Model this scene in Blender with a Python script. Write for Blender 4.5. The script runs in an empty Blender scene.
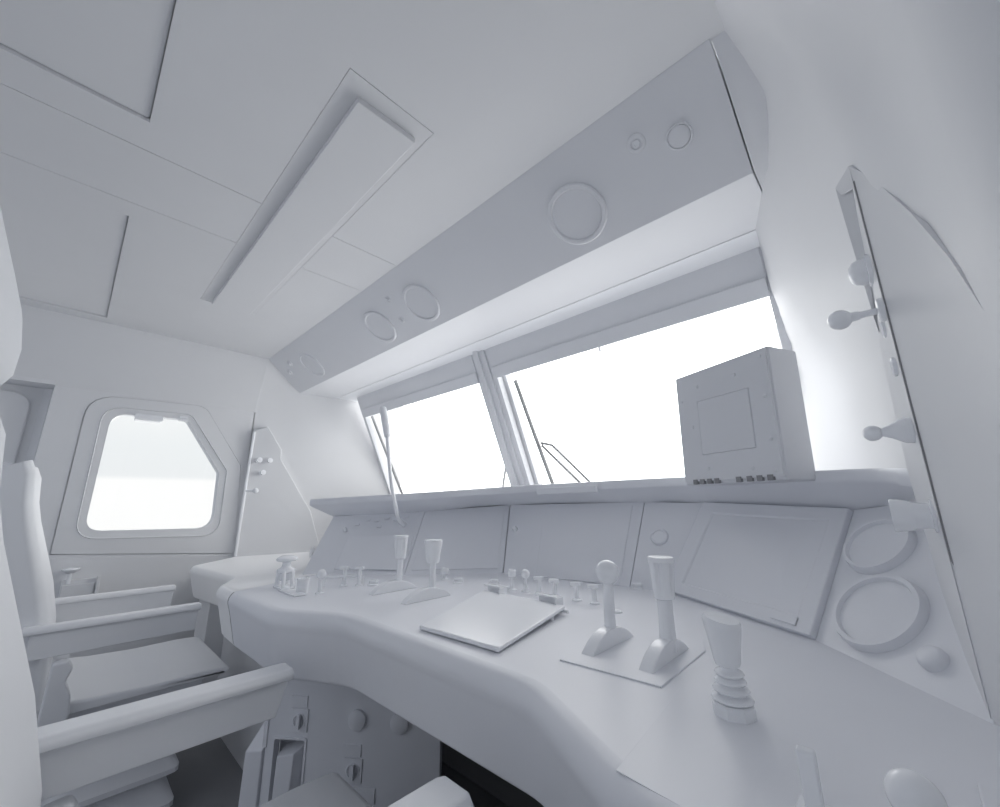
import bpy, bmesh, math, random
from mathutils import Vector as V, Matrix
random.seed(4)
C = bpy.context.scene
COL = C.collection

# ------------------------------------------------------------------ camera
# the origin of the place is the photographer's eye; the cab floor lies at z = -1.02
FOC, YAW, PITCH, ROLL = 406.2, math.radians(43.826), math.radians(13.801), math.radians(-0.543)
fw = V((-math.sin(YAW)*math.cos(PITCH), math.cos(YAW)*math.cos(PITCH), math.sin(PITCH)))
r0 = V((math.cos(YAW), math.sin(YAW), 0)); u0 = r0.cross(fw)
rt = r0*math.cos(ROLL) + u0*math.sin(ROLL); up = u0*math.cos(ROLL) - r0*math.sin(ROLL)
cd = bpy.data.cameras.new('camera'); cam = bpy.data.objects.new('camera', cd); COL.objects.link(cam)
cd.sensor_width = 36; cd.sensor_fit = 'HORIZONTAL'; cd.lens = FOC/1000*36; cd.clip_start = 0.01
cam.matrix_world = Matrix(((rt.x, up.x, -fw.x, 0), (rt.y, up.y, -fw.y, 0), (rt.z, up.z, -fw.z, 0), (0, 0, 0, 1)))
C.camera = cam

# ------------------------------------------------------------------ sky
SKY_SIDE, SKY_FRONT, SKY_REAR = 0.84, 3.25, 0.46
w = bpy.data.worlds.new('sky'); C.world = w; w.use_nodes = True
nt = w.node_tree; nt.nodes.clear()
def nd(t, **k):
    n = nt.nodes.new(t)
    for a, b in k.items(): setattr(n, a, b)
    return n
tc = nd('ShaderNodeTexCoord'); sp = nd('ShaderNodeSeparateXYZ'); nt.links.new(tc.outputs['Generated'], sp.inputs[0])
ramp = nd('ShaderNodeValToRGB')            # by height: white ground, pale haze, white sky
zz = nd('ShaderNodeMath', operation='MULTIPLY_ADD'); zz.inputs[1].default_value = .5; zz.inputs[2].default_value = .5
nt.links.new(sp.outputs['Z'], zz.inputs[0]); nt.links.new(zz.outputs[0], ramp.inputs[0])
e = ramp.color_ramp.elements
e[0].position = 0; e[0].color = (.93, .935, .94, 1)
e[1].position = .5255; e[1].color = (.93, .935, .94, 1)
for p, c in ((.5275, (.79, .815, .835)), (.555, (.80, .83, .85)), (.59, (.86, .88, .89)), (.63, (.98, .98, .98)), (1, (1, 1, 1))):
    k = e.new(p); k.color = (*c, 1)
def mr(src, a, b, c, d):
    m = nd('ShaderNodeMapRange', interpolation_type='SMOOTHSTEP')
    for i, v in zip(('From Min', 'From Max', 'To Min', 'To Max'), (a, b, c, d)): m.inputs[i].default_value = v
    nt.links.new(src, m.inputs['Value']); return m.outputs[0]
f1 = mr(sp.outputs['Y'], .28, .55, SKY_SIDE, SKY_FRONT)
f2 = mr(sp.outputs['Y'], -.35, .0, SKY_REAR, 1.0)
mu = nd('ShaderNodeMath', operation='MULTIPLY'); nt.links.new(f1, mu.inputs[0]); nt.links.new(f2, mu.inputs[1])
tint = nd('ShaderNodeMix', data_type='RGBA')
tint.inputs['A'].default_value = (.89, .95, 1.08, 1); tint.inputs['B'].default_value = (1.0, .995, .985, 1)
nt.links.new(mr(sp.outputs['Y'], -.35, .05, 0, 1), tint.inputs['Factor'])
mm = nd('ShaderNodeMix', data_type='RGBA', blend_type='MULTIPLY'); mm.inputs['Factor'].default_value = 1
nt.links.new(ramp.outputs[0], mm.inputs['A']); nt.links.new(tint.outputs['Result'], mm.inputs['B'])
bg = nd('ShaderNodeBackground'); nt.links.new(mm.outputs['Result'], bg.inputs[0]); nt.links.new(mu.outputs[0], bg.inputs[1])
ow = nd('ShaderNodeOutputWorld'); nt.links.new(bg.outputs[0], ow.inputs[0])
C.view_settings.view_transform = 'Standard'; C.view_settings.look = 'None'
C.view_settings.gamma = 1; C.view_settings.use_curve_mapping = False
C.view_settings.exposure = 0.46
C.cycles.max_bounces = 10; C.cycles.diffuse_bounces = 8; C.cycles.transparent_max_bounces = 12

# ------------------------------------------------------------------ materials
def mat(name, col, rough=.5, var=.012, scale=6, spec=.35):
    m = bpy.data.materials.new(name); m.use_nodes = True
    t = m.node_tree; b = t.nodes['Principled BSDF']
    no = t.nodes.new('ShaderNodeTexNoise'); no.inputs['Scale'].default_value = scale
    co = t.nodes.new('ShaderNodeTexCoord'); t.links.new(co.outputs['Object'], no.inputs['Vector'])
    cr = t.nodes.new('ShaderNodeValToRGB'); t.links.new(no.outputs['Fac'], cr.inputs[0])
    cr.color_ramp.elements[0].color = (*[max(0, c-var) for c in col], 1)
    cr.color_ramp.elements[1].color = (*[min(1, c+var) for c in col], 1)
    t.links.new(cr.outputs[0], b.inputs['Base Color'])
    b.inputs['Roughness'].default_value = rough; b.inputs['Specular IOR Level'].default_value = spec
    return m
WALL = mat('white_painted_panel', (.74, .745, .757), .6, spec=.2)
CEIL = mat('white_ceiling_panel', (.72, .725, .737), .6, spec=.2)
DESK = mat('pale_grey_moulded_desk', (.765, .775, .808), .40)
SIDE = mat('side_desk_painted_sunlight', (.88, .88, .88), .4)  # whiter than the driver desk: the sunlit strip is put into the base colour
PLAS = mat('white_moulded_plastic', (.87, .88, .90), .25)
SEAT = mat('white_seat_covering', (.78, .79, .81), .5)
WIPE = mat('grey_wiper_metal', (.30, .305, .31), .5)
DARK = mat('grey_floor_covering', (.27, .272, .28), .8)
CONS = mat('pale_grey_console', (.74, .747, .768), .5, spec=.25)
FRAM = mat('window_frame_grey', (.70, .71, .735), .5)
GLASS = bpy.data.materials.new('window_glass'); GLASS.use_nodes = True
t = GLASS.node_tree; t.nodes.clear()
a = t.nodes.new('ShaderNodeBsdfTransparent'); g = t.nodes.new('ShaderNodeBsdfGlossy'); g.inputs['Roughness'].default_value = .02
mx = t.nodes.new('ShaderNodeMixShader'); mx.inputs[0].default_value = .03; o = t.nodes.new('ShaderNodeOutputMaterial')
no = t.nodes.new('ShaderNodeTexNoise'); cr = t.nodes.new('ShaderNodeValToRGB'); no.inputs['Scale'].default_value = 2
cr.color_ramp.elements[0].color = (.975, .98, .98, 1); cr.color_ramp.elements[1].color = (.99, .99, .99, 1)
t.links.new(no.outputs[0], cr.inputs[0]); t.links.new(cr.outputs[0], a.inputs[0])
t.links.new(a.outputs[0], mx.inputs[1]); t.links.new(g.outputs[0], mx.inputs[2]); t.links.new(mx.outputs[0], o.inputs[0])

# ------------------------------------------------------------------ object helpers
def rootloc(p):
    l = V((0, 0, 0))
    while p: l = l + p.location; p = p.parent
    return l
def obj(name, bm, m, parent=None, bev=0, segs=2, sub=0, ang=35, label=None, kind=None, flip=True):
    l = rootloc(parent)
    if flip: bmesh.ops.recalc_face_normals(bm, faces=bm.faces)
    if l.length: bmesh.ops.translate(bm, verts=bm.verts, vec=-l)
    me = bpy.data.meshes.new(name); bm.to_mesh(me); bm.free()
    me.materials.append(m); me.shade_smooth(); me.set_sharp_from_angle(angle=math.radians(ang))
    o = bpy.data.objects.new(name, me); COL.objects.link(o)
    if parent: o.parent = parent
    if bev:
        b = o.modifiers.new('bevel', 'BEVEL'); b.width = bev; b.segments = segs; b.limit_method = 'ANGLE'; b.angle_limit = math.radians(30); b.harden_normals = True
    if ang >= 40:
        m_ = o.modifiers.new('wn', 'WEIGHTED_NORMAL'); m_.keep_sharp = True; m_.weight = 70
    if sub:
        s = o.modifiers.new('sub', 'SUBSURF'); s.levels = sub; s.render_levels = sub
    if label: o['label'] = label
    if kind: o['kind'] = kind
    return o
def tag(o, label, cat, group=None):
    o['label'] = label; o['category'] = cat
    if group: o['group'] = group
    return o
def thing(name, loc, label, cat, group=None):
    o = bpy.data.objects.new(name, None); COL.objects.link(o); o.location = loc; o.empty_display_size = .05
    return tag(o, label, cat, group)
def solo(name, bm, m, loc, label, cat, group=None, **k):
    "a thing that is one mesh, its origin at its base"
    l = V(loc); bmesh.ops.translate(bm, verts=bm.verts, vec=-l)
    o = obj(name, bm, m, **k); o.location = l; return tag(o, label, cat, group)
def struct(name, bm, m, **k):
    k.setdefault('kind', 'structure'); return obj(name, bm, m, **k)
def dup(root, M, label=None, group=None):
    "copy of a thing and of its parts; M moves the copy"
    r = root.copy(); COL.objects.link(r); r.matrix_world = M @ Matrix.LocRotScale(root.location, root.rotation_euler, root.scale)
    if label: r['label'] = label
    if group: r['group'] = group
    for ch in list(root.children):
        c = ch.copy(); COL.objects.link(c); c.parent = r
        for gch in list(ch.children):
            d = gch.copy(); COL.objects.link(d); d.parent = c
    return r

# ------------------------------------------------------------------ shape helpers (all in place coordinates)
B = bmesh.new
def fr(o, z, x=None):
    "frame at o whose local Z is z"
    z = V(z).normalized(); x = V(x) if x else (V((1, 0, 0)) if abs(z.x) < .9 else V((0, 1, 0)))
    y = z.cross(x).normalized(); x = y.cross(z).normalized(); o = V(o)
    return Matrix(((x.x, y.x, z.x, o.x), (x.y, y.y, z.y, o.y), (x.z, y.z, z.z, o.z), (0, 0, 0, 1)))
def box(bm, lo, hi, M=None):
    vs = [bm.verts.new((M @ V(p)) if M else p) for p in [(x, y, z) for z in (lo[2], hi[2]) for y in (lo[1], hi[1]) for x in (lo[0], hi[0])]]
    for f in ((0, 1, 3, 2), (4, 5, 7, 6), (0, 1, 5, 4), (2, 3, 7, 6), (0, 2, 6, 4), (1, 3, 7, 5)): bm.faces.new([vs[i] for i in f])
    return bm
def prism(bm, pts, vec):
    a = [bm.verts.new(p) for p in pts]; b = [bm.verts.new(V(p)+V(vec)) for p in pts]
    bm.faces.new(a); bm.faces.new(b[::-1]); n = len(a)
    for i in range(n): bm.faces.new((a[i], a[(i+1) % n], b[(i+1) % n], b[i]))
    return bm
def bridge(bm, loops, closed=True, cap0=False, cap1=False):
    L = [[bm.verts.new(p) for p in l] for l in loops]
    for a, b in zip(L, L[1:]):
        n = len(a)
        for i in range(n if closed else n-1): bm.faces.new((a[i], a[(i+1) % n], b[(i+1) % n], b[i]))
    if cap0: bm.faces.new(L[0])
    if cap1: bm.faces.new(L[-1][::-1])
    return bm
def lathe(bm, M, prof, seg=32, sx=1, sy=1):
    "prof: (radius, height) pairs up local Z"
    loops = []
    for r, h in prof:
        r = max(r, 1e-5)
        loops.append([M @ V((r*sx*math.cos(2*math.pi*i/seg), r*sy*math.sin(2*math.pi*i/seg), h)) for i in range(seg)])
    return bridge(bm, loops, True, True, True)
def ball(r, h0, n=10, a0=-80, a1=90):
    return [(r*math.cos(math.radians(a0+(a1-a0)*i/n)), h0+r*math.sin(math.radians(a0+(a1-a0)*i/n))) for i in range(n+1)]
def tube(bm, pts, r, seg=14):
    pts = [V(p) for p in pts]; rs = r if isinstance(r, (list, tuple)) else [r]*len(pts); loops = []; x = None
    for i, p in enumerate(pts):
        d = (pts[min(i+1, len(pts)-1)]-pts[max(i-1, 0)]).normalized()
        M = fr(p, d, x); x = M.col[0].xyz
        loops.append([M @ V((rs[i]*math.cos(2*math.pi*k/seg), rs[i]*math.sin(2*math.pi*k/seg), 0)) for k in range(seg)])
    return bridge(bm, loops, True, True, True)
def catmull(pts, n=8):
    pts = [V(p) for p in pts]; P = [2*pts[0]-pts[1]]+pts+[2*pts[-1]-pts[-2]]; out = []
    for i in range(1, len(P)-2):
        for k in range(n):
            s = k/n; a, b, c, d = P[i-1:i+3]
            out.append(.5*(2*b+(c-a)*s+(2*a-5*b+4*c-d)*s*s+(3*b-a-3*c+d)*s**3))
    return out+[pts[-1]]
def lerp(a, b, s): return V(a)*(1-s)+V(b)*s
def roundpoly(pts, r, n=6):
    "2-D polygon with rounded corners"
    out = []; m = len(pts)
    for i in range(m):
        p = V(pts[i]).to_2d(); a = V(pts[i-1]).to_2d()-p; b = V(pts[(i+1) % m]).to_2d()-p
        rr = r[i] if isinstance(r, (list, tuple)) else r
        if rr <= 0: out.append(p); continue
        ang = a.angle(b); tl = min(rr/math.tan(ang/2), a.length*.49, b.length*.49)
        s, e_ = p+a.normalized()*tl, p+b.normalized()*tl
        for k in range(n+1):
            q = k/n; out.append(s*(1-q)**2+p*2*q*(1-q)+e_*q*q)
    return out
def radial(poly, c, angs):
    "where rays from c at the given angles cross the polygon"
    out = []
    for a in angs:
        d = V((math.cos(a), math.sin(a))); best = None
        for i in range(len(poly)):
            p, q = V(poly[i]), V(poly[(i+1) % len(poly)]); s = q-p; den = d.x*s.y-d.y*s.x
            if abs(den) < 1e-12: continue
            t_ = ((p.x-c.x)*s.y-(p.y-c.y)*s.x)/den; u_ = ((p.x-c.x)*d.y-(p.y-c.y)*d.x)/den
            if t_ > 0 and -1e-7 <= u_ <= 1+1e-7 and (best is None or t_ > best): best = t_
        out.append(c+d*best)
    return out
def holed(bm, polys, depths, to3):
    "nested loops bridged from the outermost inwards; to3(u, v, depth) places them"
    c = sum((V(p) for p in polys[-1]), V((0, 0)))/len(polys[-1]); angs = set()
    for P in polys:
        for p in P: d = V(p)-c; angs.add(round(math.atan2(d.y, d.x), 5))
    angs = sorted(angs)
    return bridge(bm, [[to3(q.x, q.y, d) for q in radial([V(p).to_2d() for p in P], c, angs)] for P, d in zip(polys, depths)])

FLOOR = -1.02; ZC = .95; ZD = -.25

# ================================================================== SETTING
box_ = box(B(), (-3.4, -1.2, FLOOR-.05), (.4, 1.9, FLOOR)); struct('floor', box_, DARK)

# ceiling: flush panels with open joints, two sunken hatches, a slab above them
bm = B(); J = .0013
def cp(x0, x1, y0, y1): box(bm, (x0, y0, ZC), (x1, y1, ZC+.012))
YR = -.5
cp(-1.33+J, -1.215, YR, .281-J); cp(-1.215, -.50, -.013, .281-J); cp(-.50, -.09, YR, .281-J)       # right of the middle strip
cp(-.725+J, -.09, .281-J, .512); cp(-1.33+J, -.09, .512, .79)
cp(-1.62+J, -1.33-J, YR, .281-J); cp(-1.62+J, -1.33-J, .512, .79)                                  # middle strip
cp(-1.71, -1.62-J, YR, .281-J); cp(-2.80, -1.71, -.013, .281-J); cp(-2.90, -2.80, YR, .281-J)      # left
cp(-2.90, -2.223, .281-J, .512); cp(-2.90, -1.62-J, .512, .79)
box(bm, (-3.1, YR, ZC+.03), (.1, .85, ZC+.05))
struct('ceiling', bm, CEIL)
for x0, x1, lab in ((-1.215, -.50, 'sunken white ceiling hatch panel at the top left, nearest the viewer'), (-2.80, -1.71, 'sunken white ceiling hatch panel beside the far side wall')):
    b = box(B(), (x0+.0008, YR, ZC+.006), (x1-.0008, -.0140, ZC+.024))
    solo('ceiling_hatch', b, CEIL, ((x0+x1)/2, -.25, ZC+.007), lab, 'hatch', bev=.008, segs=3)

# side walls: z rows, then x for each station along the cab (y)
def sheet(name, rows, ys, m=WALL, **k):
    "rows: list of (z, [x per y]) top to bottom"
    return struct(name, bridge(B(), [[V((x, y, z)) for x, y in zip(xs, ys)] for z, xs in rows], closed=False), m, flip=False, ang=22, **k)
# left wall, front part slanting in to the windscreen
ysl = [.776, .80, .95, 1.1, 1.26, 1.41, 1.60, 1.78]
low = [-3.03, -3.03, -2.99, -2.95, -2.907, -2.867, -2.817, -2.785]
sheet('wall_left', [(1.0, [-2.86, -2.875, -2.90, -2.90, -2.88, -2.86, -2.83, -2.80]), (.95, [-2.884, -2.89, -2.93, -2.935, -2.92, -2.90, -2.85, -2.81]),
                    (.78, [-2.957, -2.965, -2.985, -2.975, -2.95, -2.915, -2.86, -2.815]), (.61, [-3.03, -3.03, -3.0, -2.97, -2.93, -2.89, -2.835, -2.80]),
                    (.3, low), (.05, low), (-.3, low), (FLOOR, low)], ysl)
# left wall, sloping upper part above the side window
b = B(); bridge(b, [[V((-2.884, YR, ZC+.012)), V((-2.884, .78, ZC+.012))], [V((-2.884, YR, ZC)), V((-2.884, .78, ZC))], [V((-2.902, YR, .91)), V((-2.902, .78, .91))], [V((-3.03, YR, .61)), V((-3.03, .78, .61))]], closed=False)
struct('wall_left_upper', b, WALL, flip=False)
# window wall with its hole
def L3(dx): return lambda y, z, d: V((-3.03-d+dx, y, z))
hole_rim = roundpoly([(.055, .532), (.441, .543), (.668, .214), (.673, -.175), (.055, -.155)], [.09, .06, .05, .09, .09])
hole_gl = roundpoly([(.092, .500), (.424, .510), (.630, .200), (.640, -.130), (.086, -.118)], [.08, .05, .04, .08, .07])
frame_out = roundpoly([(-.012, .588), (.503, .606), (.742, .249), (.769, -.285), (-.015, -.222)], [.13, .09, .05, .01, .005])
wall_out = [(-.14, .61), (.78, .61), (.78, FLOOR), (-.152, FLOOR)]
b = B(); holed(b, [wall_out, frame_out], [.0, .0], L3(0)); inset = lambda P, k: [V(p)+(V((.36, .19))-V(p)).normalized()*k for p in P]
holed(b, [frame_out, frame_out, inset(frame_out, .03)], [0, .025, .025], L3(0))
struct('wall_left_window', b, WALL, flip=False)
b = B()
holed(b, [inset(frame_out, .003), inset(frame_out, .003), inset(hole_rim, -.003), hole_rim, inset(hole_rim, .004), hole_gl, hole_gl], [.03, -.006, -.006, -.011, -.003, .001, .07], L3(0))
wf = struct('window_1', b, WALL, flip=False, ang=30)
b = B(); c = sum((V(p) for p in hole_gl), V((0, 0)))/len(hole_gl)
prism(b, [(-3.092, p.x, p.y) for p in inset(hole_gl, -.012)], (-.006, 0, 0)); obj('pane', b, GLASS, wf)
b = box(B(), (-3.075, .19, .475), (-3.012, .305, .512)); box(b, (-3.015, .185, .480), (-3.004, .31, .507)); obj('catch', b, PLAS, wf, bev=.003)
b = box(B(), (-3.05, .385, .497), (-3.022, .425, .525)); tube(b, [(-3.02, .375, .505), (-3.005, .43, .505)], .006); obj('hinge', b, PLAS, wf, bev=.002)
# joint line that runs below the window and the lower lining
b = prism(B(), [(-3.03, -.15, -.232), (-3.03, .78, -.295), (-3.03, .78, FLOOR), (-3.03, -.15, FLOOR)], (.005, 0, 0)); struct('trim_1', b, WALL, bev=.002)
# door recess behind the window wall
b = B(); bridge(b, [[V((x, y, .62)) for x, y in ((-3.03, -.138), (-3.10, -.141), (-3.14, -.15), (-3.16, -.18))], [V((x, y, FLOOR)) for x, y in ((-3.03, -.150), (-3.10, -.153), (-3.14, -.162), (-3.16, -.19))]], closed=False)
box(b, (-3.18, -1.2, FLOOR), (-3.16, -.12, .64)); box(b, (-3.17, -1.2, .61), (-3.02, -.14, .63))
dr = struct('door_1', b, WALL, flip=False)
pts = roundpoly([(-.21, .575), (-.21, -.9), (-.9, -.9), (-.9, .575)], .09); b = prism(B(), [(-3.16, p.x, p.y) for p in pts], (.025, 0, 0)); obj('door_panel', b, WALL, dr, bev=.008)

# right wall
yr = [.776, .80, .95, 1.1, 1.28, 1.41, 1.60, 1.78]
lr = [.062, .055, .024, .018, -.050, -.115, -.183, -.235]
RW = [(1.0, [-.115, -.12, -.15, -.17, -.19, -.20, -.21, -.22]), (.95, [-.097, -.10, -.12, -.14, -.18, -.195, -.21, -.22]), (.867, [-.035, -.045, -.072, -.125, -.178, -.192, -.205, -.215]),
                     (.78, [-.012, -.022, -.064, -.118, -.174, -.19, -.203, -.212]), (.65, [.012, .004, -.032, -.085, -.148, -.182, -.20, -.235]), (.52, [.036, .031, .004, -.040, -.115, -.162, -.190, -.235]),
                     (.3, lr), (.05, lr), (-.3, lr), (FLOOR, lr)]
def rx(z, i):
    for (za, xa), (zb, xb) in zip(RW, RW[1:]):
        if za >= z >= zb: return xa[i]+(xb[i]-xa[i])*(za-z)/(za-zb)
# towards the viewer: the plain wall, then the rounded edge of the side door recess
ycur = [.74, .70, .66, .60, .50, .455, .42, .395, .38, .375, .374]; xo = [0, 0, 0, 0, 0, .003, .012, .03, .055, .09, .16]
rows = []
for z, x in ((1.0, -.135), (.95, -.097), (.90, -.060), (.867, -.040), (.82, -.018), (.78, .0), (.70, .036), (.65, .055), (.57, .075), (.52, .081), (.44, .085), (.3, .085), (.18, .085), (.05, .085), (-.1, .085), (-.3, .085), (FLOOR, .085)):
    row = [V((rx(z, i), yr[i], z)) for i in range(len(yr)-1, -1, -1)]
    for yy, o_ in zip(ycur, xo):
        k = min(1, max(0, (yy-.56)/(.776-.56))); k = (k*k*(3-2*k))**1.7; row.append(V((x*(1-k)+rx(z, 0)*k+o_, yy, z)))
    rows.append(row)
struct('wall_right', bridge(B(), rows, closed=False), WALL, flip=False, ang=60)
b = B(); bridge(b, [[V((-.097+.0, YR, ZC+.012)), V((-.097, .79, ZC+.012))], [V((-.097, YR, ZC)), V((-.097, .79, ZC))]], closed=False)
struct('trim_2', b, WALL, flip=False)
b = prism(B(), [(.125, .374, -.9), (.125, .374, .62), (.125, -.9, .62), (.125, -.9, -.9)], (.03, 0, 0)); struct('door_2', b, WALL, bev=.012)
b = B(); bridge(b, [[V((-.097, y, ZC)) for y in (.374, YR)], [V((-.048, y, .88)) for y in (.374, YR)], [V((.055, y, .65)) for y in (.374, YR)], [V((.125, y, .60)) for y in (.374, YR)]], closed=False)
struct('wall_right_upper', b, WALL, flip=False)

# windscreen wall: sill below, frames, two panes
def WS(x, z, off=0): return V((x, 1.75-.448*z-off*.912, z-off*.409))    # on the raked plane, off towards the cab
b = prism(B(), [(-2.83, 1.72, .035), (-.16, 1.72, .035), (-.16, 1.72, FLOOR), (-2.83, 1.72, FLOOR)], (0, .06, 0)); struct('wall_front', b, WALL)
def wbar(bm, x0, x1, z0, z1, o0, o1):
    P = [WS(x, z, o) for o in (o0, o1) for z in (z0, z1) for x in (x0, x1)]
    vs = [bm.verts.new(p) for p in P]
    for f in ((0, 1, 3, 2), (4, 5, 7, 6), (0, 1, 5, 4), (2, 3, 7, 6), (0, 2, 6, 4), (1, 3, 7, 5)): bm.faces.new([vs[i] for i in f])
    return bm
for k, (x0, x1) in enumerate(((-2.815, -1.515), (-1.435, -.185))):
    b = B(); wbar(b, x0, x0+.03, .0, .80, -.02, .02); wbar(b, x1-.03 if k == 0 else x1-.010, x1 if k == 0 else x1+.10, .0, .80, -.02, .02); wbar(b, x0+.03, x1-.012, .72, .80, -.02, .006); wbar(b, x0+.03, x1-.012, .0, .03, -.02, .01)
    wn = struct('window_%d' % (k+2), b, FRAM, bev=.003)
    obj('pane', wbar(B(), x0+.01, x1-.008, .01, .78, -.012, -.006), GLASS, wn)
b = B(); wbar(b, -1.435, -1.385, .0, .80, -.06, -.025); wbar(b, -1.515, -1.435, .0, .80, -.06, .03); wbar(b, -1.50, -1.47, .0, .80, .03, .045)
struct('trim_3', b, FRAM, bev=.004)

# ================================================================== OVERHEAD CONSOLE
XL, XR = -3.02, -.1255
con = thing('overhead_console', (-1.475, 1.0, .78), 'long white overhead console box running above the windscreen', 'console')
b = prism(B(), [(XL, .780, .95), (XL, 1.033, .78), (XL, 1.283, .78), (XL, 1.283, .95)], (XR-XL, 0, 0)); obj('housing', b, CONS, con, bev=.002)
b = prism(B(), [(XL, 1.2865, .78), (XL, 1.43, .772), (XL, 1.43, .95), (XL, 1.2865, .95)], (.06-XL, 0, 0)); obj('rear_lip', b, PLAS, con, bev=.001)
b = B(); pr = [(-.1225, .780, .955), (-.1225, 1.033, .78), (-.1225, 1.283, .78), (-.1225, 1.283, .955)]
b = prism(b, [V(p) for p in pr], (.2, 0, 0))
obj('end_filler', b, CONS, con)
nf = V((0, -.17, -.253)).normalized(); tf = V((0, .253, -.17)).normalized()
def cf(x, s): return V((x, .78, .95))+tf*s     # on the slanted front face, s from its top edge
def disc(name, x, s, r, label, rim, group='round fittings on the overhead console', dish=True, m=CONS):
    M = fr(cf(x, s), nf, (1, 0, 0)); L = thing(name, cf(x, s), label, 'round fitting' if name != 'loudspeaker' else 'speaker', group)
    b = lathe(B(), M, [(r, -.004), (r, rim*.6), (r*.96, rim), (r*.86, rim), (r*.82, rim*.35), (r*.81, -.003)], 48); obj('rim', b, m, L)
    b = lathe(B(), M, [(r*.815, -.003), (r*.815, rim*.3), (r*.5, rim*.55), (0, rim*.65)] if dish else [(r*.815, -.003), (r*.815, rim*.7), (r*.7, rim*.9), (0, rim*.9)], 48); obj('face', b, m, L)
    return L
SPK = 'loudspeakers in the overhead console'
disc('loudspeaker', -.563, .182, .092, 'large round loudspeaker alone in the right half of the overhead console', .008, SPK)
disc('loudspeaker', -1.362, .180, .092, 'round loudspeaker in the overhead console, right one of the close middle pair', .008, SPK)
disc('loudspeaker', -1.707, .180, .092, 'round loudspeaker in the overhead console, left one of the close middle pair', .008, SPK)
disc('loudspeaker', -2.518, .175, .092, 'round loudspeaker at the far left end of the overhead console', .008, SPK)
disc('blanking_cap', -.241, .140, .031, 'small plain round cap near the right end of the overhead console', .006, dish=False)
M = fr(cf(-.335, .100), nf, (1, 0, 0)); L = thing('key_lock', cf(-.335, .100), 'small round lock with a recessed core between the big loudspeaker and the plain cap', 'lock')
obj('rim', lathe(B(), M, [(.024, -.002), (.023, .003), (.018, .005), (.013, .004), (.013, -.004), (0, -.004)], 32), CONS, L)
obj('core', lathe(B(), M, [(.010, -.003), (.010, .004), (.006, .0045), (.006, .002), (0, .002)], 6), PLAS, L)
for x, s_, lab in ((-1.515, .092, 'tiny screw boss above the middle pair of loudspeakers'), (-1.541, .203, 'tiny dark socket between and below the middle pair of loudspeakers')):
    M = fr(cf(x, s_), nf, (1, 0, 0)); L = thing('screw_boss', cf(x, s_), lab, 'screw', 'tiny fittings of the overhead console')
    obj('rim', lathe(B(), M, [(.016, -.002), (.016, .003), (.011, .005), (.009, .002), (.009, -.002)], 24), CONS, L)
    obj('pin', lathe(B(), M, [(.007, -.003), (.007, .006), (0, .007)], 12), FRAM, L)
for x, s_, lab in ((-2.711, .095, 'tiny upper peg left of the far left loudspeaker'), (-2.817, .143, 'tiny lower peg left of the far left loudspeaker')):
    L = solo('peg', lathe(B(), fr(cf(x, s_), nf, (1, 0, 0)), [(.020, -.002), (.020, .006), (.012, .009), (.012, .016), (0, .018)], 20), CONS, cf(x, s_), lab, 'peg', 'tiny fittings of the overhead console')

# roller blinds over the two windscreen panes
for k, (x0, x1, lab) in enumerate(((-2.79, -1.535, 'raised grey roller blind above the left windscreen pane'), (-1.42, -.190, 'raised grey roller blind above the right windscreen pane'))):
    L = thing('roller_blind', WS((x0+x1)/2, .66, .02), lab, 'blind', 'roller blinds of the windscreen')
    obj('fabric', wbar(B(), x0, x1, .690, .80, .016, .024), FRAM, L)
    obj('bottom_bar', wbar(B(), x0, x1, .640, .697, .012, .032), FRAM, L, bev=.003)
    b = wbar(B(), (x0+x1)/2-.004, (x0+x1)/2+.004, .622, .642, .018, .026); obj('pull_tab', b, PLAS, L)

# ceiling light
L = thing('ceiling_light', (-1.475, .4, .95), 'long rectangular white ceiling light running across the cab', 'light')
obj('mounting_plate', box(B(), (-2.223+J, .281, .951), (-.725-J, .512, .962)), CEIL, L)
obj('diffuser', box(B(), (-2.212, .324, .933), (-.771, .486, .9515)), CEIL, L, bev=.003)

# ================================================================== DESKS
def front_profile(path, inward, rad=.0165, drop=.158, under=.035, z0=ZD):
    "loops along a rounded apron: path is the outer face in plan, inward normals per vertex"
    prof = [(rad*1.75, 0), (rad*1.65, 0), (rad, -.08*rad), (rad*.62, -.28*rad), (rad*.30, -.65*rad), (rad*.09, -1.10*rad), (.0, -1.55*rad), (.0008, -2.0*rad), (.003, -2.5*rad), (.006, -3.0*rad), (under*.85, -drop*.93), (under, -drop+.004), (under+.006, -drop), (under+.02, -drop)]
    return [[V((p.x+n.x*o_, p.y+n.y*o_, z0+h)) for p, n in zip(path, inward)] for o_, h in prof]
def inwards(path, side):
    out = []
    for i in range(len(path)):
        a = path[i]-path[i-1] if i else path[1]-path[0]; c_ = path[i+1]-path[i] if i < len(path)-1 else a
        na, nc = [V((-d.y, d.x)).normalized()*side for d in (a, c_)]
        m = (na+nc); m = m/(m.length_squared/2) if m.length > .3 else na; out.append(m)
    return out
def smooth_path(pts, r):
    pts = [V(p) for p in pts]; out = [pts[0]]
    for i in range(1, len(pts)-1):
        p = pts[i]; a, b_ = pts[i-1]-p, pts[i+1]-p; tl = min(r, a.length*.45, b_.length*.45); s, e_ = p+a.normalized()*tl, p+b_.normalized()*tl
        out += [s*(1-q)**2+p*2*q*(1-q)+e_*q*q for q in (0, .2, .4, .6, .8, 1)]
    return out+[pts[-1]]
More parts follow.
